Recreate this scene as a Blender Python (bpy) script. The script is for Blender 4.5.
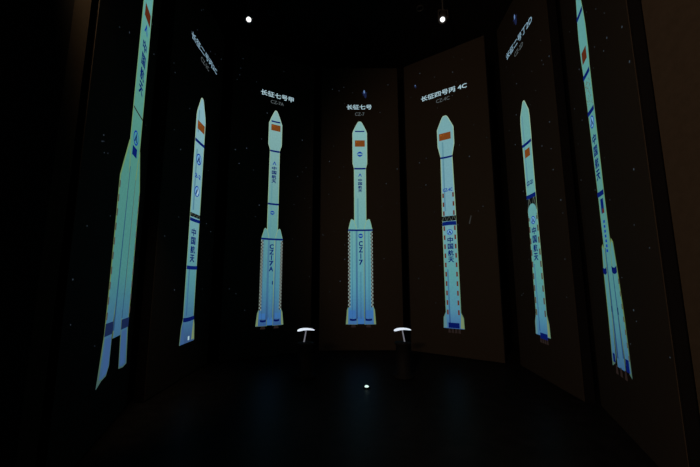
import bpy, bmesh, math, random
from mathutils import Vector, Matrix
for o in list(bpy.data.objects):
    bpy.data.objects.remove(o)
SCN = bpy.context.scene
COL = SCN.collection
R = math.radians
EYE = 1.55

# ------------------------------------------------------------------ camera
cam_d = bpy.data.cameras.new('camera')
cam_d.sensor_width = 36
cam_d.lens = 36 * 318.5 / 700
cam_d.clip_start = 0.02
cam = bpy.data.objects.new('camera', cam_d)
COL.objects.link(cam)
cam.matrix_world = (Matrix.Translation((0, 0, EYE)) @ Matrix.Rotation(R(90 + 7.77), 4, 'X')
                    @ Matrix.Rotation(R(-0.14), 4, 'Z'))
SCN.camera = cam

# ------------------------------------------------------------------ world / light / exposure
w = bpy.data.worlds.new('world')
SCN.world = w
w.use_nodes = True
w.node_tree.nodes['Background'].inputs[0].default_value = (0.0, 0.0, 0.0, 1)
SCN.view_settings.view_transform = 'Standard'
SCN.view_settings.look = 'None'
SCN.view_settings.exposure = 0
SCN.view_settings.gamma = 1


def spot(name, loc, target, power, size, blend, col, radius=0.1):
    d = bpy.data.lights.new(name, 'SPOT')
    d.energy = power
    d.spot_size = R(size)
    d.spot_blend = blend
    d.color = col
    d.shadow_soft_size = radius
    o = bpy.data.objects.new(name, d)
    COL.objects.link(o)
    o.location = loc
    o.rotation_euler = (Vector(target) - Vector(loc)).to_track_quat('-Z', 'Y').to_euler()
    return o


# added spot with no fixture, warm light for the right-hand side of the hall
spot('added_warm_spill', (-1.9, -2.2, 3.4), (2.9, 4.2, 2.7), 560, 72, 0.55, (1.0, 0.66, 0.42), 0.25)
# added small warm spot with no fixture, brightens the strip high on the left
spot('added_strip_spot', (-1.9, 1.75, 5.0), (-2.08, 2.2, 4.1), 220.0, 35, 1.0, (1.0, 0.66, 0.36), 0.05)


# ------------------------------------------------------------------ materials
def lin(c):
    out = []
    for v in c:
        v /= 255
        out.append(v / 12.92 if v <= 0.04045 else ((v + 0.055) / 1.055) ** 2.4)
    return (*out, 1)


def surf(name, col, rough=0.6, spec=0.3, noise=0.0, scale=30, metal=0.0):
    m = bpy.data.materials.new(name)
    m.use_nodes = True
    nt = m.node_tree
    b = nt.nodes['Principled BSDF']
    b.inputs['Roughness'].default_value = rough
    b.inputs['Specular IOR Level'].default_value = spec
    b.inputs['Metallic'].default_value = metal
    if noise:
        t = nt.nodes.new('ShaderNodeTexNoise')
        t.inputs['Scale'].default_value = scale
        t.inputs['Detail'].default_value = 6
        r = nt.nodes.new('ShaderNodeValToRGB')
        r.color_ramp.elements[0].position = 0.3
        r.color_ramp.elements[1].position = 0.7
        r.color_ramp.elements[0].color = (*[c * (1 - noise) for c in col], 1)
        r.color_ramp.elements[1].color = (*[c * (1 + noise) for c in col], 1)
        tc = nt.nodes.new('ShaderNodeTexCoord')
        nt.links.new(tc.outputs['Object'], t.inputs['Vector'])
        nt.links.new(t.outputs['Fac'], r.inputs['Fac'])
        nt.links.new(r.outputs['Color'], b.inputs['Base Color'])
    else:
        b.inputs['Base Color'].default_value = (*col, 1)
    return m


def glow(name, col, strength=1.0):
    m = bpy.data.materials.new(name)
    m.use_nodes = True
    nt = m.node_tree
    nt.nodes.clear()
    e = nt.nodes.new('ShaderNodeEmission')
    o = nt.nodes.new('ShaderNodeOutputMaterial')
    e.inputs[0].default_value = lin(col)
    e.inputs[1].default_value = strength
    nt.links.new(e.outputs[0], o.inputs[0])
    return m


def picture(name, stops, grain=0.07, dim=0.9):
    """Screen picture whose colour runs along the panel height: stops = [(height, rgb), ...]."""
    m = glow(name, (0, 0, 0))
    nt = m.node_tree
    e = [n for n in nt.nodes if n.type == 'EMISSION'][0]
    tc = nt.nodes.new('ShaderNodeTexCoord')
    sp = nt.nodes.new('ShaderNodeSeparateXYZ')
    mr = nt.nodes.new('ShaderNodeMapRange')
    mr.inputs['From Min'].default_value = 0
    mr.inputs['From Max'].default_value = 6.0
    cr = nt.nodes.new('ShaderNodeValToRGB')
    stops = sorted((h, tuple(dim * (q * 0.86 + 0.14 * sum(c) / 3) for q in c)) for h, c in stops)
    el = cr.color_ramp.elements
    el[0].position, el[0].color = stops[0][0] / 6.0, lin(stops[0][1])
    el[1].position, el[1].color = stops[-1][0] / 6.0, lin(stops[-1][1])
    for h, c in stops[1:-1]:
        x = el.new(h / 6.0)
        x.color = lin(c)
    no = nt.nodes.new('ShaderNodeTexNoise')
    no.inputs['Scale'].default_value = 26
    no.inputs['Detail'].default_value = 4
    mx = nt.nodes.new('ShaderNodeMapRange')
    mx.inputs['To Min'].default_value = 1 - 2.2 * grain
    mx.inputs['To Max'].default_value = 1 + 2.2 * grain
    nt.links.new(tc.outputs['Object'], no.inputs['Vector'])
    nt.links.new(no.outputs['Fac'], mx.inputs['Value'])
    nt.links.new(mx.outputs[0], e.inputs[1])
    nt.links.new(tc.outputs['Object'], sp.inputs[0])
    nt.links.new(sp.outputs['Z'], mr.inputs['Value'])
    nt.links.new(mr.outputs[0], cr.inputs[0])
    nt.links.new(cr.outputs[0], e.inputs[0])
    return m


M = {
    'floor': surf('dark_polished_floor', (0.008, 0.008, 0.009), 0.42, 0.04, 0.3, 6),
    'ceiling': surf('black_ceiling', (0.008, 0.008, 0.009), 0.9, 0.1),
    'wall': surf('black_wall', (0.006, 0.006, 0.007), 0.9, 0.1),
    'brown': surf('brown_wall', (0.044, 0.035, 0.027), 0.9, 0.05, 0.08, 25),
    'screen': surf('dark_screen_surface', (0.03, 0.024, 0.019), 0.75, 0.12, 0.2, 90),
    'housing': surf('black_housing', (0.006, 0.006, 0.007), 0.95, 0.0),
    'metal': surf('black_metal', (0.006, 0.006, 0.007), 0.7, 0.1),
    'grey': surf('dim_grey_metal', (0.05, 0.05, 0.053), 0.6, 0.3),
    'blue': glow('navy_print', (8, 28, 98)),
    'dkblue': glow('dark_navy_print', (6, 20, 84)),
    'royal': glow('royal_blue_print', (16, 56, 150)),
    'sky': glow('pale_blue_print', (110, 165, 205)),
    'lineblue': glow('slate_blue_line', (62, 122, 160)),
    'flag': glow('orange_brown_flag', (114, 62, 24)),
    'flagdim': glow('dim_red_brown_flag', (84, 38, 20)),
    'star': glow('amber_star', (168, 96, 22)),
    'tick': glow('dark_red_tick', (92, 44, 30)),
    'tickdim': glow('dim_brown_tick', (74, 66, 58)),
    'black': glow('black_print', (14, 17, 18)),
    'lattice': glow('grey_lattice', (92, 104, 92)),
    'nozzle': glow('dim_brown_nozzle', (34, 26, 24)),
    'title': glow('pale_title_ink', (166, 196, 206)),
    'titledim': glow('dimmer_title_ink', (128, 160, 178)),
    'code': glow('grey_code_ink', (84, 92, 94)),
    'speck': glow('star_speck', (52, 62, 70)),
    'nebula': glow('blue_nebula', (24, 32, 62)),
    'nebulacore': glow('pale_nebula_core', (96, 126, 172)),
    'meteor': glow('grey_meteor', (44, 44, 42)),
    'white': glow('white_lamp', (255, 255, 255), 1.6),
    'cap': glow('cool_white_cap', (226, 236, 250), 1.0),
    'stem': glow('soft_white_stem', (110, 110, 118), 1.0),
    'floorlamp': glow('greenish_white_lens', (205, 235, 225), 1.3),
}


# ------------------------------------------------------------------ helpers
def link(name, bm, mats, parent=None, smooth=False):
    me = bpy.data.meshes.new(name)
    bmesh.ops.recalc_face_normals(bm, faces=bm.faces[:])
    bm.to_mesh(me)
    bm.free()
    for m in (mats if isinstance(mats, (list, tuple)) else [mats]):
        me.materials.append(m)
    if smooth:
        for p in me.polygons:
            p.use_smooth = True
    o = bpy.data.objects.new(name, me)
    COL.objects.link(o)
    if parent:
        o.parent = parent
    return o


def tag(o, label, cat, group=None):
    o['label'] = label
    o['category'] = cat
    if group:
        o['group'] = group
    return o


def thing(name, label, cat, loc=(0, 0, 0), rotz=0, group=None):
    o = bpy.data.objects.new(name, None)
    o.empty_display_size = 0.1
    COL.objects.link(o)
    o.location = loc
    o.rotation_euler = (0, 0, rotz)
    return tag(o, label, cat, group)


def box(bm, c, s, bevel=0.0, mi=0):
    r = bmesh.ops.create_cube(bm, size=1, matrix=Matrix.Translation(c) @ Matrix.Diagonal((*s, 1)))
    fs = list({f for v in r['verts'] for f in v.link_faces})
    for f in fs:
        f.material_index = mi
    if bevel:
        es = list({e for v in r['verts'] for e in v.link_edges})
        bmesh.ops.bevel(bm, geom=es, offset=bevel, segments=2, affect='EDGES')


def lathe(bm, prof, n=32, mat=None, cap=True):
    mat = mat or Matrix.Identity(4)
    rings = []
    for r, z in prof:
        rings.append([bm.verts.new(mat @ Vector((r * math.cos(2 * math.pi * k / n), r * math.sin(2 * math.pi * k / n), z)))
                      for k in range(n)])
    for a, b in zip(rings, rings[1:]):
        for k in range(n):
            bm.faces.new((a[k], a[(k + 1) % n], b[(k + 1) % n], b[k]))
    if cap:
        bm.faces.new(rings[0][::-1])
        bm.faces.new(rings[-1])


LAYER = 0.0007


def sheet(bm, pts, layer, mi=0):
    """A flat printed shape on the screen (x across, z up) with a hair of thickness."""
    y1 = -LAYER * layer
    y0 = y1 + LAYER * 0.6
    f = [bm.verts.new((x, y1, z)) for x, z in pts]
    b = [bm.verts.new((x, y0, z)) for x, z in pts]
    n = len(pts)
    fs = [bm.faces.new(f), bm.faces.new(b[::-1])]
    for i in range(n):
        fs.append(bm.faces.new((f[i], b[i], b[(i + 1) % n], f[(i + 1) % n])))
    for q in fs:
        q.material_index = mi


def flat(name, shapes, layer, mats, parent):
    if len(shapes) > 1 and not isinstance(mats, (list, tuple)):
        for q in shapes:
            o = flat(name, [q], layer, mats, parent)
        return o
    bm = bmesh.new()
    for s in shapes:
        pts, mi = (s if isinstance(s, tuple) and isinstance(s[1], int) else (s, 0))
        sheet(bm, pts, layer + mi, mi)
    return link(name, bm, mats, parent)


def rect(u0, u1, v0, v1):
    return [(u0, v0), (u1, v0), (u1, v1), (u0, v1)]


def sag(u0, u1, v, h, dip=0.012):
    """band with a slight downward bow, the way the pictures draw rings round a round hull"""
    h *= 1.3
    n = 8
    top = [(u0 + (u1 - u0) * k / n, v + h / 2 - dip * (1 - (2 * k / n - 1) ** 2)) for k in range(n + 1)]
    bot = [(u, z - h) for u, z in top]
    return bot + top[::-1]


def oval(u, v, a, b, n=24):
    return [(u + a * math.cos(2 * math.pi * k / n), v + b * math.sin(2 * math.pi * k / n)) for k in range(n)]


def star_pts(u, v, r):
    return [(u + (r if k % 2 == 0 else r * 0.4) * math.sin(k * math.pi / 5),
             v + (r if k % 2 == 0 else r * 0.4) * math.cos(k * math.pi / 5)) for k in range(10)]


def sym(c, prof):
    """closed outline from (halfwidth, height) pairs, top first; c may be a function of height"""
    cf = c if callable(c) else (lambda v: c)
    return [(cf(v) - h, v) for h, v in prof] + [(cf(v) + h, v) for h, v in reversed(prof)]


def inset(prof, d):
    return [(max(h - d, 0.004), v - (d if i == 0 else 0)) for i, (h, v) in enumerate(prof)]


def lettering(name, body, u, v, size, mat, layer, parent, stretch=1.0, line=0.95, bold=0.0, space=1.0, vcenter=True):
    cu = bpy.data.curves.new(name, 'FONT')
    cu.body = body
    cu.size = size
    cu.align_x = 'CENTER'
    cu.align_y = 'CENTER' if vcenter else 'TOP'
    cu.space_line = line
    cu.space_character = space
    cu.resolution_u = 3
    cu.extrude = LAYER * 0.25
    t = bpy.data.objects.new(name, cu)
    COL.objects.link(t)
    dg = bpy.context.evaluated_depsgraph_get()
    me = bpy.data.meshes.new_from_object(t.evaluated_get(dg))
    bpy.data.objects.remove(t)
    if bold:      # heavier strokes: the glyph laid over itself a hair to each side
        bm_ = bmesh.new()
        for k, (dx, dy) in enumerate(((-1, -1), (1, -1), (-1, 1), (1, 1), (0, 0))):
            q = me.copy()
            q.transform(Matrix.Translation((dx * bold, dy * bold, 0.00003 * k)))
            bm_.from_mesh(q)
            bpy.data.meshes.remove(q)
        bm_.to_mesh(me)
        bm_.free()
    xs = [q.co.x for q in me.vertices]
    ys = [q.co.y for q in me.vertices]
    cx, cy = (min(xs) + max(xs)) / 2, (min(ys) + max(ys)) / 2
    for q in me.vertices:
        x, y, z = q.co
        q.co = (u + (x - cx) * stretch, -LAYER * layer - z, v + (y - cy))
    me.materials.clear()
    me.materials.append(mat)
    o = bpy.data.objects.new(name, me)
    COL.objects.link(o)
    o.parent = parent
    return o


def vlettering(body, u, vtop, vbot, width, mat, layer, parent, name='lettering', bold=0.0, fill=0.86):
    """characters stacked one under the other between two heights, joined into one lettering mesh"""
    pitch = (vtop - vbot) / len(body)
    bm_ = bmesh.new()
    for k, ch in enumerate(body):
        o = lettering(name, ch, 0, 0, 0.2, mat, layer, parent, bold=bold)
        me = o.data
        xs = [q.co.x for q in me.vertices]
        zs = [q.co.z for q in me.vertices]
        wd, hd = max(xs) - min(xs), max(zs) - min(zs)
        sx = (width if ord(ch) > 255 or ch not in 'I-' else width * 0.25) / wd
        sz = pitch * fill / hd
        vc = vtop - pitch * (k + 0.5)
        for q in me.vertices:
            q.co.x = u + q.co.x * sx
            q.co.z = vc + q.co.z * sz
        bm_.from_mesh(me)
        bpy.data.objects.remove(o)
    return link(name, bm_, mat, parent)


def hlettering(body, u0, u1, v0, v1, mat, layer, parent, name, bold=0.0, space=1.0):
    o = lettering(name, body, (u0 + u1) / 2, (v0 + v1) / 2, 0.2, mat, layer, parent, bold=bold, space=space)
    me = o.data
    xs = [q.co.x for q in me.vertices]
    zs = [q.co.z for q in me.vertices]
    sx = (u1 - u0) / (max(xs) - min(xs))
    sz = (v1 - v0) / (max(zs) - min(zs))
    for q in me.vertices:
        q.co.x = (u0 + u1) / 2 + (q.co.x - (u0 + u1) / 2) * sx
        q.co.z = (v0 + v1) / 2 + (q.co.z - (v0 + v1) / 2) * sz
    return o


def emblem(u, v, r, parent, layer=9, fill='sky', tall=1.0):
    """round emblem: pale disc, blue ring and an upward arrow over a bar"""
    bm = bmesh.new()
    rt = r * tall
    sheet(bm, oval(u, v, r, rt), layer, 0)
    sheet(bm, oval(u, v, r * 0.78, rt * 0.78), layer + 1, 1)
    a = [(u, v + rt * 0.7), (u - r * 0.6, v - rt * 0.55), (u - r * 0.2, v - rt * 0.55), (u, v + rt * 0.1),
         (u + r * 0.2, v - rt * 0.55), (u + r * 0.6, v - rt * 0.55)]
    sheet(bm, a, layer + 2, 2)
    return link('emblem', bm, [M['royal'], M[fill], M['dkblue']], parent)


def arrow_mark(u, v, r, parent, layer=9):
    bm = bmesh.new()
    sheet(bm, [(u, v + r), (u - r, v - r), (u - r * 0.5, v - r), (u, v + r * 0.1), (u + r * 0.5, v - r), (u + r, v - r)], layer, 0)
    return link('emblem', bm, [M['royal']], parent)


def swirl_mark(u, v, r, parent, layer=9):
    bm = bmesh.new()
    n = 10
    for sgn, dv in ((1, 0.05 * r), (-1, -0.2 * r)):
        outer = [(u - r + 2 * r * k / n, v + dv + sgn * 0.75 * r * math.sin(math.pi * k / n)) for k in range(n + 1)]
        inner = [(u - r * 0.7 + 1.4 * r * k / n, v + dv + sgn * 0.12 * r * math.sin(math.pi * k / n)) for k in range(n + 1)]
        sheet(bm, outer + inner[::-1], layer, 0)
    return link('emblem', bm, [M['royal']], parent)


def flag(u0, u1, v0, v1, parent, mat, layer=9, dim=False):
    f = flat('flag', [rect(u0, u1, v0, v1)], layer, mat, parent)
    if dim:
        return f
    w_, h_ = u1 - u0, v1 - v0
    bm = bmesh.new()
    sheet(bm, star_pts(u0 + w_ * 0.17, v1 - h_ * 0.26, h_ * 0.13), layer + 1)
    for du, dv in ((0.33, 0.1), (0.4, 0.2), (0.4, 0.34), (0.33, 0.44)):
        sheet(bm, star_pts(u0 + w_ * du, v1 - h_ * dv, h_ * 0.05), layer + 1)
    me = link('flag_stars', bm, M['star'], parent)
    return f


def checks(u0, u1, vtop, vbot, parent, n, cols=2, layer=8, mats=None):
    """checkered edging: one part"""
    bm = bmesh.new()
    sheet(bm, rect(u0, u1, vbot, vtop), layer, 0)
    h = (vtop - vbot) / n
    wd = (u1 - u0) / cols
    for i in range(n):
        for c in range(cols):
            if (i + c) % 2 == 0:
                sheet(bm, rect(u0 + c * wd, u0 + (c + 1) * wd, vbot + i * h, vbot + (i + 1) * h), layer + 1, 1)
    return link('checkered_edging', bm, mats or [M['pale'], M['check']], parent)


def ticks(uf, vs, wdt, h, parent, mat, layer=8):
    bm = bmesh.new()
    for v in vs:
        u = uf(v)
        sheet(bm, rect(u - wdt / 2, u + wdt / 2, v - h / 2, v + h / 2), layer)
    return link('tick_marks', bm, mat, parent)


def lattice(u0, u1, v0, v1, parent, layer=8, n=6):
    bm = bmesh.new()
    sheet(bm, rect(u0, u1, v0, v1), layer, 0)
    s = (u1 - u0) / n
    for k in range(n):
        a, b = u0 + k * s, u0 + (k + 1) * s
        t = s * 0.13
        p, q = (v0, v1) if k % 2 == 0 else (v1, v0)
        sheet(bm, [(a, p), (a + t, p), (b, q), (b - t, q)], layer + 1, 1)
    return link('lattice_band', bm, [M['black'], M['lattice']], parent)


M['fin'] = glow('olive_blue_fin', (84, 124, 132))
M['olive'] = glow('olive_fin', (112, 132, 96))
M['teal'] = glow('teal_disc', (70, 138, 150))
M['pale'] = glow('pale_check', (128, 148, 142))
M['check'] = glow('dark_check', (52, 34, 32))
EDGE = picture('greenish_edge_light', [(0.5, (84, 116, 84)), (1.2, (110, 156, 120)), (3, (150, 190, 140)), (5, (172, 208, 176))])
EDGEDIM = picture('dim_greenish_edge', [(0.5, (60, 96, 96)), (1.2, (104, 134, 70)), (3, (116, 160, 100)), (5, (120, 176, 130))])
BODY = {
    'C': picture('teal_hull_centre', [(0.55, (58, 112, 178)), (0.85, (62, 132, 182)), (1.4, (84, 164, 184)), (2.5, (106, 180, 178)), (3.6, (124, 184, 180)), (5, (134, 194, 192))]),
    '3L': picture('teal_hull_slate', [(0.6, (48, 94, 160)), (0.85, (58, 116, 168)), (1.4, (72, 146, 170)), (2.5, (94, 164, 166)), (3.6, (116, 174, 174)), (5, (136, 190, 188))]),
    '2L': picture('pale_blue_hull', [(0.55, (52, 88, 140)), (0.9, (62, 118, 160)), (1.5, (78, 154, 164)), (2.5, (112, 176, 186)), (3.5, (126, 186, 198)), (4.6, (138, 194, 208))]),
    '1L': picture('green_teal_hull', [(0.55, (52, 92, 140)), (1.1, (58, 116, 156)), (1.6, (70, 146, 144)), (3, (78, 156, 140)), (4.2, (88, 168, 152)), (5, (96, 178, 172))]),
    '4C': picture('light_teal_hull', [(0.55, (58, 108, 172)), (0.9, (78, 148, 176)), (1.6, (86, 166, 168)), (2.5, (108, 174, 184)), (3.3, (118, 176, 192)), (5, (122, 182, 186))]),
    'T2': picture('mid_teal_hull', [(0.6, (54, 108, 168)), (0.95, (74, 148, 172)), (1.6, (84, 166, 160)), (3, (102, 176, 178)), (4.5, (110, 178, 172))]),
    'R7': picture('deep_teal_hull', [(0.6, (52, 100, 150)), (1.1, (72, 142, 152)), (2.4, (84, 158, 148)), (3.6, (88, 166, 160)), (4.8, (92, 170, 168))]),
}
SHADE = {  # hull shading put into the colour of the rocket pictures
    'C': picture('hull_shading_centre', [(0.55, (40, 74, 136)), (1.2, (58, 116, 160)), (5, (104, 166, 176))]),
    'low': picture('soft_hull_band', [(0.55, (50, 98, 166)), (1.2, (70, 144, 172)), (2.5, (92, 160, 168)), (5, (112, 170, 176))]),
    'R7': picture('hull_shading_deep', [(0.6, (34, 64, 118)), (1.3, (36, 84, 126)), (5, (62, 130, 140))]),
}

# ------------------------------------------------------------------ structure
PW, PH, PD = 1.82, 6.5, 0.12
PANELS = {   # centre of the screen front at floor level, turn about the vertical
    '1L': ((-2.415, 3.257), 109.3), '2L': ((-2.584, 5.124), 90.4), '3L': ((-1.623, 6.539), 28.9),
    'C': ((0.235, 7.0), 0.0),
    '4C': ((2.028, 6.463), -34.0), 'T2': ((2.933, 4.943), -93.1), 'R7': ((2.669, 3.230), -112.0)}
ROOM_H = 7.1


def struct(name, bm, m):
    o = link(name, bm, m)
    o['kind'] = 'structure'
    return o


bm = bmesh.new()
box(bm, (0.1, 2.2, -0.05), (8.2, 12.4, 0.1))
struct('floor', bm, M['floor'])
bm = bmesh.new()
box(bm, (0.1, 2.2, ROOM_H + 0.05), (8.2, 12.4, 0.1))
struct('ceiling', bm, M['ceiling'])


def wall(name, a, b, m, th=0.12):
    a, b = Vector((*a, 0)), Vector((*b, 0))
    d = b - a
    bm_ = bmesh.new()
    box(bm_, (0, 0, ROOM_H / 2), (d.length, th, ROOM_H))
    o = struct(name, bm_, m)
    o.location = (a + b) / 2
    o.rotation_euler = (0, 0, math.atan2(d.y, d.x))
    return o


wall('wall_front', (-3.9, 7.95), (4.1, 7.95), M['wall'])
wall('wall_left', (-3.75, 7.89), (-3.75, 2.17), M['wall'])
wall('wall_right', (3.95, 7.89), (3.95, 2.12), M['wall'])
wall('wall_left_return', (-3.69, 2.23), (-2.21, 2.23), M['wall'])
wall('wall_right_return', (2.43, 2.18), (3.89, 2.18), M['wall'])
wall('trim_1', (-2.145, 2.29), (-2.145, 2.15), M['brown'], 0.13)
wall('wall_left_near', (-2.14, 2.15), (-2.14, -3.7), M['wall'])
wall('wall_right_near', (2.36, 2.24), (2.36, -3.7), M['brown'])
wall('wall_back', (-2.3, -3.78), (2.6, -3.78), M['wall'])

# ------------------------------------------------------------------ display panels
random.seed(4)
GROUP = 'rocket screens standing round the hall'


def panel(key, label):
    (x, y), deg = PANELS[key]
    u0, u1 = -PW / 2, (PW / 2 - 0.13 if key == 'T2' else PW / 2)
    um, uw = (u0 + u1) / 2, u1 - u0
    t = thing('display_panel', label, 'screen', (x, y, 0), R(deg), GROUP)
    b = bmesh.new()
    box(b, (um, 0.006 + PD / 2, PH / 2), (uw, PD, PH), 0.006)
    link('housing', b, M['housing'], t)
    b = bmesh.new()
    box(b, (um, 0.003, PH / 2), (uw - 0.03, 0.006, PH - 0.03))
    link('screen', b, M['screen'], t)
    b = bmesh.new()
    for _ in range(34):
        u, v = random.uniform(u0 + 0.06, u1 - 0.06), random.uniform(0.9, 6.3)
        r = random.choice((0.006, 0.006, 0.008, 0.011))
        sheet(b, oval(u, v, r, r, 6), 1)
    s = link('star_specks', b, M['speck'], t)
    s['kind'] = 'stuff'
    return t


def rocket(t, key, shapes, edge=EDGE, layer=2):
    """hull picture: list of (outer outline, inner outline)"""
    b = bmesh.new()
    for o, i in shapes:
        sheet(b, o, layer, 0)
        sheet(b, i, layer + 1, 1)
    return link('rocket_picture', b, [edge, BODY[key]], t)


def boosterpic(pts_o, pts_i, key, rk, edge=EDGE, layer=4):
    b = bmesh.new()
    sheet(b, pts_o, layer, 0)
    sheet(b, pts_i, layer + 1, 1)
    return link('booster', b, [edge, BODY[key]], rk)


def nebula(t, u, v, h):
    b = bmesh.new()
    sheet(b, star_pts(u, v - h * 0.1, h * 0.55), 2, 0)
    sheet(b, oval(u + h * 0.15, v - h * 0.5, h * 0.2, h * 0.45, 9), 2, 0)
    sheet(b, oval(u - h * 0.05, v + h * 0.2, h * 0.13, h * 0.3, 10), 3, 1)
    return link('nebula', b, [M['nebula'], M['nebulacore']], t)


def mirror(pts, c):
    return [(2 * c - u, v) for u, v in pts][::-1]


def nozzles(us, v1, v0, w_, rk):
    for u in us:
        flat('nozzle', [[(u - w_ * 0.3, v1), (u + w_ * 0.3, v1), (u + w_ * 0.5, v0), (u - w_ * 0.5, v0)]], 3, M['nozzle'], rk)


def four_strap(t, key, c, fair, core, boost_top, stripe_v, half, skirt, vbot, skirt_v):
    """a slim core with a bulged nose and side boosters"""
    prof = fair + [(core[0], core[1]), (core[2], core[3]), (core[2], vbot + 0.02)]
    rk = rocket(t, key, [(sym(c, prof), sym(c, inset(prof, 0.012)))])
    inner = core[0] * 0.62
    o = [(c - half, stripe_v), (c - half, skirt_v + 0.04), (c - half - 0.03, skirt_v - 0.03), (c - skirt, vbot), (c - inner + 0.012, vbot - 0.004), (c - inner, stripe_v + 0.06),
         (c - core[0], boost_top - 0.03), (c - half + 0.075, boost_top), (c - half + 0.055, boost_top - 0.02),
         (c - half + 0.028, boost_top - 0.12)]
    cu = c - (half + inner) / 2
    i = [(cu + (u - cu) * 0.86, v - 0.008 if v > 1 else v + 0.006) for u, v in o]
    boosterpic(o, i, key, rk)
    boosterpic(mirror(o, c), mirror(i, c), key, rk)
    for u, m, hw in ((c - inner, SHADE['C'], 0.021), (c + inner + 0.012, SHADE['C'], 0.013), (c + inner - 0.01, EDGE, 0.008),
                     (c - inner - 0.1, SHADE['C'], 0.006), (c, SHADE['low'], 0.02), (c + inner + 0.1, SHADE['low'], 0.02)):
        flat('drawn_shading', [rect(u - hw, u + hw, vbot + 0.12, stripe_v - 0.02 - 0.9 * (u == c))], 7, m, rk)  # shading lines between core and boosters, drawn in colour
    flat('drawn_shading', [rect(c - core[0] * 0.55, c - core[0] * 0.25, stripe_v + 0.05, core[1] - 0.7)], 7, SHADE['low'], rk)  # soft shading left of the core's middle, drawn in colour
    for s in (-1, 1):
        flat('fin', [[(c + s * half, skirt_v + 0.02), (c + s * (half + 0.026), skirt_v - 0.04), (c + s * (skirt - 0.008), vbot + 0.01),
                      (c + s * (skirt - 0.05), vbot + 0.01)]], 7, M['olive'], rk)
        u0, u1 = sorted((c + s * (inner + 0.03), c + s * (half - 0.01)))
        flat('skirt_panel', [rect(u0, u1, vbot + 0.14, skirt_v - 0.04)], 7, M['lowblue'], rk)
    flat('core_base', [rect(c - inner + 0.01, c + inner - 0.01, vbot + 0.01, vbot + 0.16)], 6, M['lowblue'], rk)
    flat('stripe', [sag(c - half, c + half, stripe_v, 0.03, 0.004)], 9, M['blue'], rk)
    for s in (-1, 1):
        u0, u1 = sorted((c + s * (half - 0.046), c + s * half))
        checks(u0, u1, stripe_v - 0.03, skirt_v + 0.02, rk, 42)
        u0, u1 = sorted((c + s * (inner + 0.01), c + s * (half - 0.03)))
        flat('stripe', [sag(u0, u1, vbot + 0.105, 0.032, 0.012)], 9, M['dkblue'], rk)
    nozzles((c - half * 0.6, c + half * 0.6), vbot, vbot - 0.06, 0.11, rk)
    return rk


M['lowblue'] = glow('low_blue_hull', (56, 106, 164))

# --- the screen straight ahead
t = panel('C', 'tall dark screen straight ahead, facing the camera squarely, showing a teal rocket with boosters')
c = -0.005
rk = four_strap(t, 'C', c, [(0.022, 5.135), (0.05, 5.11), (0.1, 5.015), (0.15, 4.91), (0.168, 4.85), (0.168, 4.115)],
                (0.136, 4.0, 0.136, 2.8), 2.83, 2.58, 0.27, 0.325, 0.545, 0.88)
flat('stripe', [sag(c - 0.11, c + 0.11, 4.894, 0.022, 0.004)], 9, M['blue'], rk)
flat('stripe', [sag(c - 0.132, c + 0.132, 3.997, 0.03, 0.003)], 9, M['blue'], rk)
flag(-0.117, 0.111, 4.52, 4.674, rk, M['flag'])
swirl_mark(-0.005, 4.345, 0.07, rk)
arrow_mark(-0.004, 3.85, 0.042, rk)
vlettering('中国航天', -0.004, 3.765, 3.44, 0.09, M['blue'], 9, rk, bold=0.006)
swirl_mark(0.0, 2.455, 0.06, rk)
vlettering('CZI7', 0.002, 2.345, 1.80, 0.085, M['blue'], 9, rk, bold=0.006)
hlettering('长征七号', -0.306, 0.28, 5.435, 5.555, M['title'], 3, t, 'title_lettering', bold=0.003)
hlettering('CZ-7', -0.111, 0.108, 5.28, 5.36, M['code'], 3, t, 'code_lettering')
nebula(t, 0.115, 5.85, 0.14)

# --- second from the middle, left
t = panel('3L', 'dark screen just left of the middle one, rocket with boosters and five-character title')
c = 0.014
rk = four_strap(t, '3L', c, [(0.018, 5.16), (0.05, 5.1), (0.1, 4.98), (0.145, 4.85), (0.147, 4.38)],
                (0.108, 4.25, 0.114, 3.0), 2.555, 2.33, 0.224, 0.282, 0.59, 0.875)
flat('stripe', [sag(c - 0.095, c + 0.1, 4.9, 0.026, 0.004)], 9, M['blue'], rk)
flat('stripe', [sag(c - 0.105, c + 0.105, 4.23, 0.03, 0.003)], 9, M['blue'], rk)
flat('stripe', [sag(c - 0.113, c + 0.113, 3.07, 0.03, 0.003)], 9, M['blue'], rk)
flag(-0.081, 0.121, 4.69, 4.83, rk, M['flag'])
arrow_mark(0.014, 3.965, 0.042, rk)
vlettering('中国航天', 0.01, 3.895, 3.52, 0.1, M['blue'], 9, rk, bold=0.006)
swirl_mark(0.0, 2.885, 0.05, rk)
vlettering('CZI7A', 0.008, 2.23, 1.66, 0.085, M['blue'], 9, rk, bold=0.006)
flat('mark', [rect(0.035, 0.055, 1.40, 1.47)], 9, M['blue'], rk)
hlettering('长征七号甲', -0.328, 0.405, 5.45, 5.575, M['title'], 3, t, 'title_lettering', bold=0.003)
hlettering('CZ-7A', -0.108, 0.18, 5.31, 5.385, M['code'], 3, t, 'code_lettering')

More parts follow.
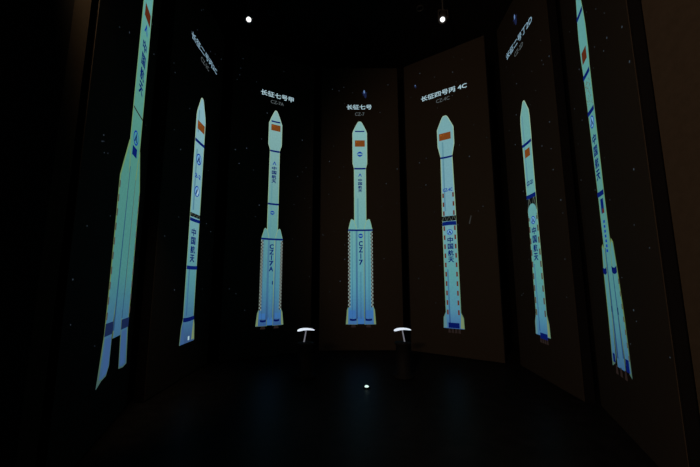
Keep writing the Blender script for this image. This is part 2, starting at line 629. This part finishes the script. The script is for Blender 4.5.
# --- second from the middle, right
t = panel('4C', 'dark screen just right of the middle one, fat-nosed boosterless rocket with black waist band')
c = 0.016
prof = [(0.03, 4.985), (0.06, 4.955), (0.09, 4.895), (0.178, 4.695), (0.178, 4.32), (0.126, 4.07), (0.132, 3.6), (0.145, 2.7),
        (0.152, 0.85), (0.198, 0.75), (0.206, 0.54)]
rk = rocket(t, '4C', [(sym(c, prof), sym(c, inset(prof, 0.014)))])
flat('drawn_shading', [[(c - 0.085, 4.4), (c - 0.05, 4.4), (c - 0.06, 2.9), (c - 0.085, 2.9)],
                [(c - 0.085, 1.7), (c - 0.06, 1.7), (c - 0.06, 0.6), (c - 0.085, 0.6)]], 6, SHADE['C'], rk)  # hull shading left of the middle, drawn as darker bands
flat('stripe', [sag(c - 0.126, c + 0.126, 4.055, 0.03, 0.006)], 9, M['blue'], rk)
flag(-0.12, 0.127, 4.44, 4.597, rk, M['flag'])
hlettering('CZ-4C', -0.085, 0.11, 3.31, 3.38, M['royal'], 9, rk, 'lettering', bold=0.006)
for s in (-1, 1):
    ticks(lambda v, s=s: c + s * 0.103, [3.23 - 0.19 * k for k in range(3)], 0.032, 0.095, rk, M['tick'])
    ticks(lambda v, s=s: c + s * 0.108, [2.535 - 0.187 * k for k in range(10) if k < 10], 0.032, 0.095, rk, M['tick'])
lattice(c - 0.142, c + 0.142, 2.685, 2.79, rk)
flat('stripe', [sag(c - 0.142, c + 0.142, 2.63, 0.062, -0.008)], 9, M['blue'], rk)
emblem(0.018, 2.452, 0.06, rk)
vlettering('中国航天', 0.02, 2.36, 1.83, 0.115, M['blue'], 9, rk, bold=0.006)
flat('engine_bay', [rect(-0.088, 0.126, 0.55, 0.65)], 9, M['dkblue'], rk)
flat('fin', [[(c - 0.15, 0.84), (c - 0.192, 0.73), (c - 0.198, 0.55), (c - 0.13, 0.55)]], 6, M['fin'], rk)
flat('fin', [[(c + 0.15, 0.84), (c + 0.192, 0.73), (c + 0.198, 0.55), (c + 0.13, 0.55)]], 6, M['olive'], rk)
nozzles((-0.075, -0.01, 0.055, 0.12), 0.54, 0.455, 0.05, rk)
hlettering('长征四号丙 4C', -0.493, 0.505, 5.465, 5.59, M['title'], 3, t, 'title_lettering', bold=0.003)
hlettering('CZ-4C', -0.153, 0.14, 5.325, 5.405, M['code'], 3, t, 'code_lettering')
nebula(t, -0.62, 5.9, 0.06)
flat('meteor', [[(0.40, 2.60), (0.42, 2.58), (0.46, 2.74), (0.445, 2.76)]], 2, M['meteor'], t)

# --- third from the middle, right
t = panel('T2', 'dark screen second from the right, edge-on slender rocket with black band and rounded arch below')
cf = lambda v: -0.092 + (4.2 - v) * 0.005
prof = [(0.022, 4.495), (0.045, 4.465), (0.142, 4.27), (0.155, 4.15), (0.156, 3.78), (0.148, 3.7), (0.142, 2.4), (0.156, 0.98), (0.2, 0.85), (0.208, 0.65)]
rk = rocket(t, 'T2', [(sym(cf, prof), sym(cf, inset(prof, 0.016)))])
flat('drawn_shading', [[(cf(v) - 0.088, v), (cf(v) - 0.06, v), (cf(3.0) - 0.06, 3.0), (cf(3.0) - 0.088, 3.0)] for v in (4.25,)] +
     [[(cf(1.75) - 0.085, 1.75), (cf(1.75) - 0.06, 1.75), (cf(0.72) - 0.06, 0.72), (cf(0.72) - 0.085, 0.72)]], 6, SHADE['C'], rk)  # darker bands that draw the hull's shading
flat('stripe', [sag(cf(3.74) - 0.148, cf(3.74) + 0.148, 3.738, 0.04, 0.004)], 9, M['blue'], rk)
flag(-0.172, -0.008, 3.505, 3.645, rk, M['flag'], dim=True)
hlettering('CZ-2D', -0.185, 0.01, 3.03, 3.10, M['blue'], 9, rk, 'lettering', bold=0.006)
flat('stripe', [sag(cf(2.84) - 0.142, cf(2.84) + 0.142, 2.845, 0.05, 0.004)], 9, M['blue'], rk)
lattice(cf(2.7) - 0.14, cf(2.7) + 0.14, 2.60, 2.81, rk, n=4)
n = 12
arch = [(cf(2.6) - 0.125, 2.5), (cf(2.6) + 0.125, 2.5)] + [(cf(2.6) + 0.125 * math.cos(math.pi * k / n), 2.6 + 0.115 * math.sin(math.pi * k / n)) for k in range(n + 1)]
flat('arch', [arch], 10, BODY['T2'], rk)
for s in (-1, 1):
    ticks(lambda v, s=s: cf(v) + s * 0.122, [2.49 - 0.187 * k for k in range(9)], 0.036, 0.095, rk, M['tickdim'])
emblem(-0.078, 2.445, 0.066, rk, layer=11)
vlettering('中国航天', -0.076, 2.345, 1.79, 0.125, M['blue'], 11, rk, bold=0.006)
flat('engine_bay', [rect(-0.14, 0.06, 0.61, 0.695)], 9, M['dkblue'], rk)
for s, m in ((-1, M['fin']), (1, M['olive'])):
    a = cf(0.8)
    flat('fin', [[(a + s * 0.15, 0.97), (a + s * 0.188, 0.84), (a + s * 0.196, 0.66), (a + s * 0.14, 0.66)]], 6, m, rk)
nozzles((-0.14, -0.08, -0.02, 0.04), 0.65, 0.545, 0.05, rk)
hlettering('长征二号丁2D', -0.575, 0.368, 5.58, 5.715, M['titledim'], 3, t, 'title_lettering', bold=0.003)
hlettering('CZ-2D', -0.265, 0.042, 5.42, 5.50, M['code'], 3, t, 'code_lettering')
nebula(t, -0.15, 6.1, 0.16)

# --- third from the middle, left
t = panel('2L', 'dark screen second from the left, edge-on pale rocket with two round emblems and no boosters')
c = 0.098
prof = [(0.024, 4.665), (0.05, 4.635), (0.155, 4.36), (0.168, 4.28), (0.17, 1.7), (0.172, 0.91), (0.214, 0.78), (0.236, 0.525)]
rk = rocket(t, '2L', [(sym(c, prof), sym(c, inset(prof, 0.018)))])
flat('drawn_shading', [rect(c - 0.1, c - 0.07, 4.0, 4.4), rect(c - 0.1, c - 0.06, 2.65, 3.7), rect(c - 0.1, c - 0.06, 0.95, 1.68)], 6, SHADE['C'], rk)  # shaded side of the hull drawn as darker bands
flat('stripe', [sag(c - 0.17, c + 0.17, 3.842, 0.04, 0.004)], 9, M['blue'], rk)
flag(-0.022, 0.235, 4.055, 4.205, rk, M['flag'])
emblem(0.097, 3.545, 0.09, rk, tall=1.1)
hlettering('2-2', 0.0, 0.2, 3.21, 3.285, M['royal'], 9, rk, 'lettering', bold=0.006)
e = emblem(0.102, 2.985, 0.085, rk, tall=1.1)
flat('emblem_swoosh', [[(0.095, 2.905), (0.12, 2.91), (0.155, 2.985), (0.125, 3.065), (0.12, 3.0)]], 12, M['title'], rk)  # white swoosh of the second round emblem
lattice(c - 0.168, c + 0.168, 2.535, 2.60, rk, n=6)
flat('stripe', [sag(c - 0.17, c + 0.17, 2.49, 0.042, 0.004)], 9, M['blue'], rk)
vlettering('中国航天', 0.082, 2.36, 1.785, 0.15, M['blue'], 9, rk, bold=0.006)
flat('stripe', [sag(c - 0.17, c + 0.17, 1.708, 0.045, 0.004)], 9, M['blue'], rk)
flat('stripe', [sag(c - 0.175, c + 0.175, 0.895, 0.05, 0.01)], 9, M['dkblue'], rk)
flat('fin', [[(c + 0.165, 0.87), (c + 0.19, 0.8), (c + 0.224, 0.55), (c + 0.13, 0.55)]], 6, M['olive'], rk)
flat('fin', [[(c - 0.165, 0.87), (c - 0.19, 0.8), (c - 0.224, 0.53), (c - 0.09, 0.53)]], 6, M['finblue'] if 'finblue' in M else M.setdefault('finblue', glow('slate_fin', (56, 88, 132))), rk)
flat('gleam', [rect(c + 0.01, c + 0.06, 0.56, 0.62)], 9, M['title'], rk)
hlettering('长征二号丙2C', -0.407, 0.6, 5.44, 5.565, M['titledim'], 3, t, 'title_lettering', bold=0.003)
hlettering('CZ-2C', -0.048, 0.266, 5.29, 5.37, M['code'], 3, t, 'code_lettering')

# --- outermost left
t = panel('1L', 'leftmost dark screen, tall green-teal rocket whose nose is cut off, dark-banded boosters')
c = 0.332
prof = [(0.02, 6.05), (0.08, 5.95), (0.15, 5.72), (0.178, 5.5), (0.18, 4.8), (0.188, 3.7), (0.188, 2.6), (0.16, 1.4), (0.155, 0.92)]
rk = rocket(t, '1L', [(sym(c, prof), sym(c, inset(prof, 0.022)))], EDGEDIM)
lo = [(0.13, 3.085), (-0.058, 2.62), (-0.054, 1.4), (-0.062, 1.0), (-0.138, 0.513), (-0.02, 0.56), (0.09, 0.575), (0.15, 0.66), (0.155, 1.1), (0.2, 1.4), (0.23, 2.75), (0.2, 2.95)]
li = [(0.138, 3.03), (-0.035, 2.61), (-0.034, 1.4), (-0.04, 1.0), (-0.085, 0.58), (0.0, 0.575), (0.085, 0.59), (0.14, 0.67), (0.145, 1.1), (0.185, 1.4), (0.21, 2.7), (0.18, 2.9)]
boosterpic(lo, li, '1L', rk, EDGEDIM)
ro = [(0.525, 3.085), (0.655, 2.62), (0.672, 1.34), (0.66, 0.98), (0.725, 0.545), (0.60, 0.53), (0.455, 0.55), (0.405, 1.08), (0.43, 1.4), (0.45, 2.75), (0.48, 2.95)]
ri = [(0.522, 3.03), (0.632, 2.61), (0.65, 1.34), (0.638, 0.98), (0.69, 0.56), (0.6, 0.545), (0.472, 0.565), (0.422, 1.08), (0.445, 1.4), (0.47, 2.7), (0.495, 2.9)]
boosterpic(ro, ri, '1L', rk, EDGEDIM)
flat('drawn_shading', [[(0.215, 2.8), (0.235, 2.8), (0.2, 1.0), (0.165, 1.0)], [(0.44, 2.7), (0.452, 2.7), (0.425, 1.1), (0.405, 1.1)]], 7, SHADE['R7'], rk)  # dark lines drawn as shading beside the boosters
flat('dark_collar', [[(-0.057, 1.1), (0.152, 1.1), (0.152, 0.975), (-0.064, 0.975)]], 9, M['black_blue'] if 'black_blue' in M else M.setdefault('black_blue', glow('black_blue_band', (22, 36, 72))), rk)
flat('dark_collar', [[(0.405, 1.085), (0.664, 1.085), (0.658, 0.975), (0.412, 0.975)]], 9, M['black_blue'], rk)
flat('booster_panel', [[(-0.03, 0.95), (0.13, 0.95), (0.125, 0.66), (0.08, 0.6), (-0.02, 0.6)]], 8, M['finblue'], rk)
flat('booster_panel', [[(0.45, 0.95), (0.60, 0.95), (0.62, 0.58), (0.48, 0.58)]], 8, M['finblue'], rk)
for k, uf in enumerate((lambda v: -0.042, lambda v: 0.644 + (2.6 - v) * 0.012)):
    ticks(uf, [2.52 - 0.15 * j for j in range(10)], 0.03, 0.075, rk, M['tickdim'])
flag(0.222, 0.452, 4.715, 4.88, rk, M['flagdim'], dim=True)
arrow_mark(0.33, 4.6, 0.065, rk)
vlettering('中国航天', 0.33, 4.45, 3.72, 0.15, M['blue'], 9, rk, bold=0.006)
flat('thin_line', [sag(c - 0.185, c + 0.185, 3.487, 0.016, 0.003)], 9, M['tickline'] if 'tickline' in M else M.setdefault('tickline', glow('dark_thin_line', (44, 40, 36))), rk)
emblem(0.32, 3.175, 0.09, rk, tall=1.0, fill='teal')
flat('blue_patch', [rect(0.235, 0.40, 2.95, 3.06)], 9, M['blue'], rk)

# --- outermost right
t = panel('R7', 'rightmost dark screen, nearest on the right, thin rocket with two short blue-banded boosters')
cf = lambda v: -0.114 - (v - 0.6) * 0.0165
prof = [(0.012, 5.14), (0.05, 5.02), (0.082, 4.8), (0.118, 4.56), (0.134, 4.4), (0.132, 4.1), (0.115, 3.9), (0.106, 3.4), (0.093, 2.4), (0.1, 1.9), (0.1, 0.63)]
rk = rocket(t, 'R7', [(sym(cf, prof), sym(cf, inset(prof, 0.012)))], EDGEDIM)
lo = [(-0.262, 1.9), (-0.287, 1.87), (-0.316, 1.62), (-0.325, 1.1), (-0.348, 0.61), (-0.268, 0.65), (-0.235, 0.7), (-0.2, 1.2), (-0.205, 1.6), (-0.225, 1.85)]
li = [(-0.262, 1.87), (-0.277, 1.85), (-0.3, 1.6), (-0.308, 1.1), (-0.325, 0.66), (-0.265, 0.68), (-0.24, 0.72), (-0.212, 1.2), (-0.215, 1.6), (-0.235, 1.83)]
boosterpic(lo, li, 'R7', rk, EDGEDIM)
ro = [(-0.01, 1.94), (0.035, 1.9), (0.07, 1.62), (0.11, 1.15), (0.125, 0.6), (0.09, 0.62), (0.005, 0.69), (-0.045, 1.2), (-0.07, 1.6), (-0.05, 1.85)]
ri = [(-0.01, 1.91), (0.025, 1.88), (0.055, 1.62), (0.092, 1.15), (0.106, 0.64), (0.08, 0.65), (0.015, 0.71), (-0.03, 1.2), (-0.055, 1.6), (-0.04, 1.83)]
boosterpic(ro, ri, 'R7', rk, EDGEDIM)
flat('drawn_shading', [[(-0.196, 1.85), (-0.172, 1.85), (-0.155, 0.72), (-0.195, 0.72)], [(-0.06, 1.6), (-0.045, 1.6), (-0.01, 0.75), (-0.04, 0.75)]], 7, SHADE['R7'], rk)  # hull shading drawn as dark vertical lines
for v, u0, u1 in ((4.632, -0.285, -0.075), (3.86, -0.283, -0.06), (3.4, -0.262, -0.055), (2.44, -0.236, -0.052)):
    flat('stripe', [sag(u0, u1, v, 0.042, 0.002)], 9, M['blue'], rk)
flat('stripe', [sag(-0.315, -0.21, 1.62, 0.05, 0.02)], 9, M['dkblue'], rk)
flat('stripe', [sag(-0.065, 0.065, 1.625, 0.05, 0.02)], 9, M['dkblue'], rk)
flag(-0.25, -0.095, 4.02, 4.17, rk, M['flagdim'], dim=True)
b = bmesh.new()
for _ in range(46):
    v = random.uniform(3.46, 3.78)
    u = cf(v) + random.uniform(-0.085, 0.085)
    sheet(b, rect(u - 0.009, u + 0.009, v - 0.006, v + 0.006), 9)
o = link('speckle_band', b, M['lattice'], rk)
emblem(-0.158, 3.27, 0.062, rk, tall=1.2)
vlettering('中国航天', -0.146, 3.13, 2.58, 0.115, M['blue'], 9, rk, bold=0.006)
flat('dark_patch', [rect(-0.17, -0.09, 2.22, 2.38)], 9, M['blue'], rk)
flat('red_patch', [rect(-0.14, -0.09, 2.22, 2.27)], 10, M['flagdim'], rk)
ticks(lambda v: -0.132, [2.13 - 0.052 * j for j in range(7)], 0.045, 0.03, rk, M['royal'])
flat('mark', [rect(-0.198, -0.182, 1.18, 1.24)], 9, M['black_blue'], rk)
flat('mark', [rect(-0.035, -0.015, 1.17, 1.24)], 9, M['black_blue'], rk)
flat('engine_bay', [rect(-0.30, -0.245, 0.66, 0.75)], 9, M['dkblue'], rk)
flat('engine_bay', [rect(0.02, 0.095, 0.64, 0.76)], 9, M['dkblue'], rk)
for s in (1,):
    ticks(lambda v: 0.07 + (1.6 - v) * 0.05, [1.5 - 0.12 * j for j in range(7)], 0.02, 0.05, rk, M['tickdim'])
nozzles((-0.24, -0.13, -0.02), 0.64, 0.55, 0.06, rk)

# ------------------------------------------------------------------ small lit stands on the floor
def stand(x, y, lean, label):
    t_ = thing('stand_lamp', label, 'lamp', (x, y, 0), 0, 'T-shaped lamps flanking the middle screen')
    b_ = bmesh.new()
    lathe(b_, [(0.17, 0), (0.17, 0.03), (0.12, 0.05), (0.11, 0.48), (0.13, 0.50), (0.13, 0.52), (0.02, 0.53)])
    link('pedestal', b_, M['metal'], t_, True)
    b_ = bmesh.new()
    lm = Matrix.Translation((lean * 0.03, 0, 0.52)) @ Matrix.Rotation(R(-lean * 10), 4, 'Y')
    lathe(b_, [(0.011, 0.0), (0.010, 0.09), (0.009, 0.19)], 12, lm)
    link('stem', b_, M['stem'], t_, True)
    b_ = bmesh.new()
    rings = []
    for k in range(15):
        f = k / 14
        u, z = -0.135 + 0.27 * f, 0.722 + 0.008 * f - 0.02 * (2 * f - 1) ** 2
        r_ = (0.024 - 0.012 * f) * (1 - 0.5 * abs(2 * f - 1) ** 6)
        rings.append([b_.verts.new((u, r_ * math.cos(math.pi * j / 6), z + r_ * math.sin(math.pi * j / 6))) for j in range(12)])
    for p, q in zip(rings, rings[1:]):
        for j in range(12):
            b_.faces.new((p[j], p[(j + 1) % 12], q[(j + 1) % 12], q[j]))
    b_.faces.new(rings[0])
    b_.faces.new(rings[-1][::-1])
    link('arched_bar', b_, M['cap'], t_, True)
    return t_


stand(-0.707, 5.25, -1, 'small glowing T-shaped lamp with arched bar on black pedestal, left of the middle screen')
stand(0.835, 5.25, 1, 'small glowing T-shaped lamp with arched bar on black pedestal, right of the middle screen')

t = thing('floor_light', 'tiny round light set on the black floor before the middle screen', 'light', (0.23, 4.74, 0))
b = bmesh.new()
lathe(b, [(0.05, 0), (0.05, 0.01), (0.04, 0.016), (0.032, 0.016)], 24)
link('bezel', b, M['metal'], t)
b = bmesh.new()
lathe(b, [(0.03, 0.014), (0.03, 0.022), (0.02, 0.032), (0.006, 0.035)], 24)
link('lens', b, M['floorlamp'], t, True)


# ------------------------------------------------------------------ ceiling spotlights
def ceiling_spot(x, y, z, aim, label):
    t_ = thing('ceiling_spotlight', label, 'spotlight', (x, y, z), 0, 'lit spotlights under the ceiling')
    b_ = bmesh.new()
    lathe(b_, [(0.07, ROOM_H - z - 0.03), (0.07, ROOM_H - z)], 24)
    lathe(b_, [(0.014, 0.12), (0.014, ROOM_H - z - 0.02)], 12)
    link('hanger', b_, M['grey'], t_)
    b_ = bmesh.new()
    for s in (-1, 1):
        box(b_, (s * 0.085, 0, 0.05), (0.012, 0.03, 0.17))
    box(b_, (0, 0, 0.13), (0.18, 0.03, 0.012))
    link('yoke', b_, M['grey'], t_)
    q = (Vector(aim) - Vector((x, y, z))).to_track_quat('Z', 'Y').to_matrix().to_4x4()
    b_ = bmesh.new()
    lathe(b_, [(0.045, -0.16), (0.07, -0.14), (0.075, 0.08), (0.08, 0.1), (0.08, 0.12), (0.046, 0.118), (0.044, 0.105)], 24, q)
    link('lamp_housing', b_, M['grey'], t_, True)
    b_ = bmesh.new()
    lathe(b_, [(0.042, 0.107), (0.04, 0.116), (0.024, 0.123), (0.005, 0.125)], 24, q)
    link('lens', b_, M['white'], t_, True)
    return t_


ceiling_spot(-1.843, 5.2, 6.233, (0.0, 2.5, 1.0), 'lit white spotlight hanging from the ceiling, left of centre')
ceiling_spot(1.699, 5.2, 6.224, (0.2, 2.5, 1.0), 'lit white spotlight hanging from the ceiling, right of centre')
for x, y, lab in ((-1.655, 6.026, 'unlit grey downlight in ceiling beside the left spotlight'), (1.468, 5.934, 'unlit grey downlight in ceiling beside the right spotlight')):
    t = thing('downlight', lab, 'downlight', (x, y, ROOM_H - 0.03), 0, 'unlit ceiling downlights')
    b = bmesh.new()
    lathe(b, [(0.06, 0.03), (0.075, 0.03), (0.075, 0.0), (0.06, 0.0), (0.05, 0.02)], 24, cap=False)
    link('trim_ring', b, M['grey'], t)
    b = bmesh.new()
    lathe(b, [(0.055, 0.015), (0.055, 0.03)], 24)
    link('lens', b, M['metal'], t)
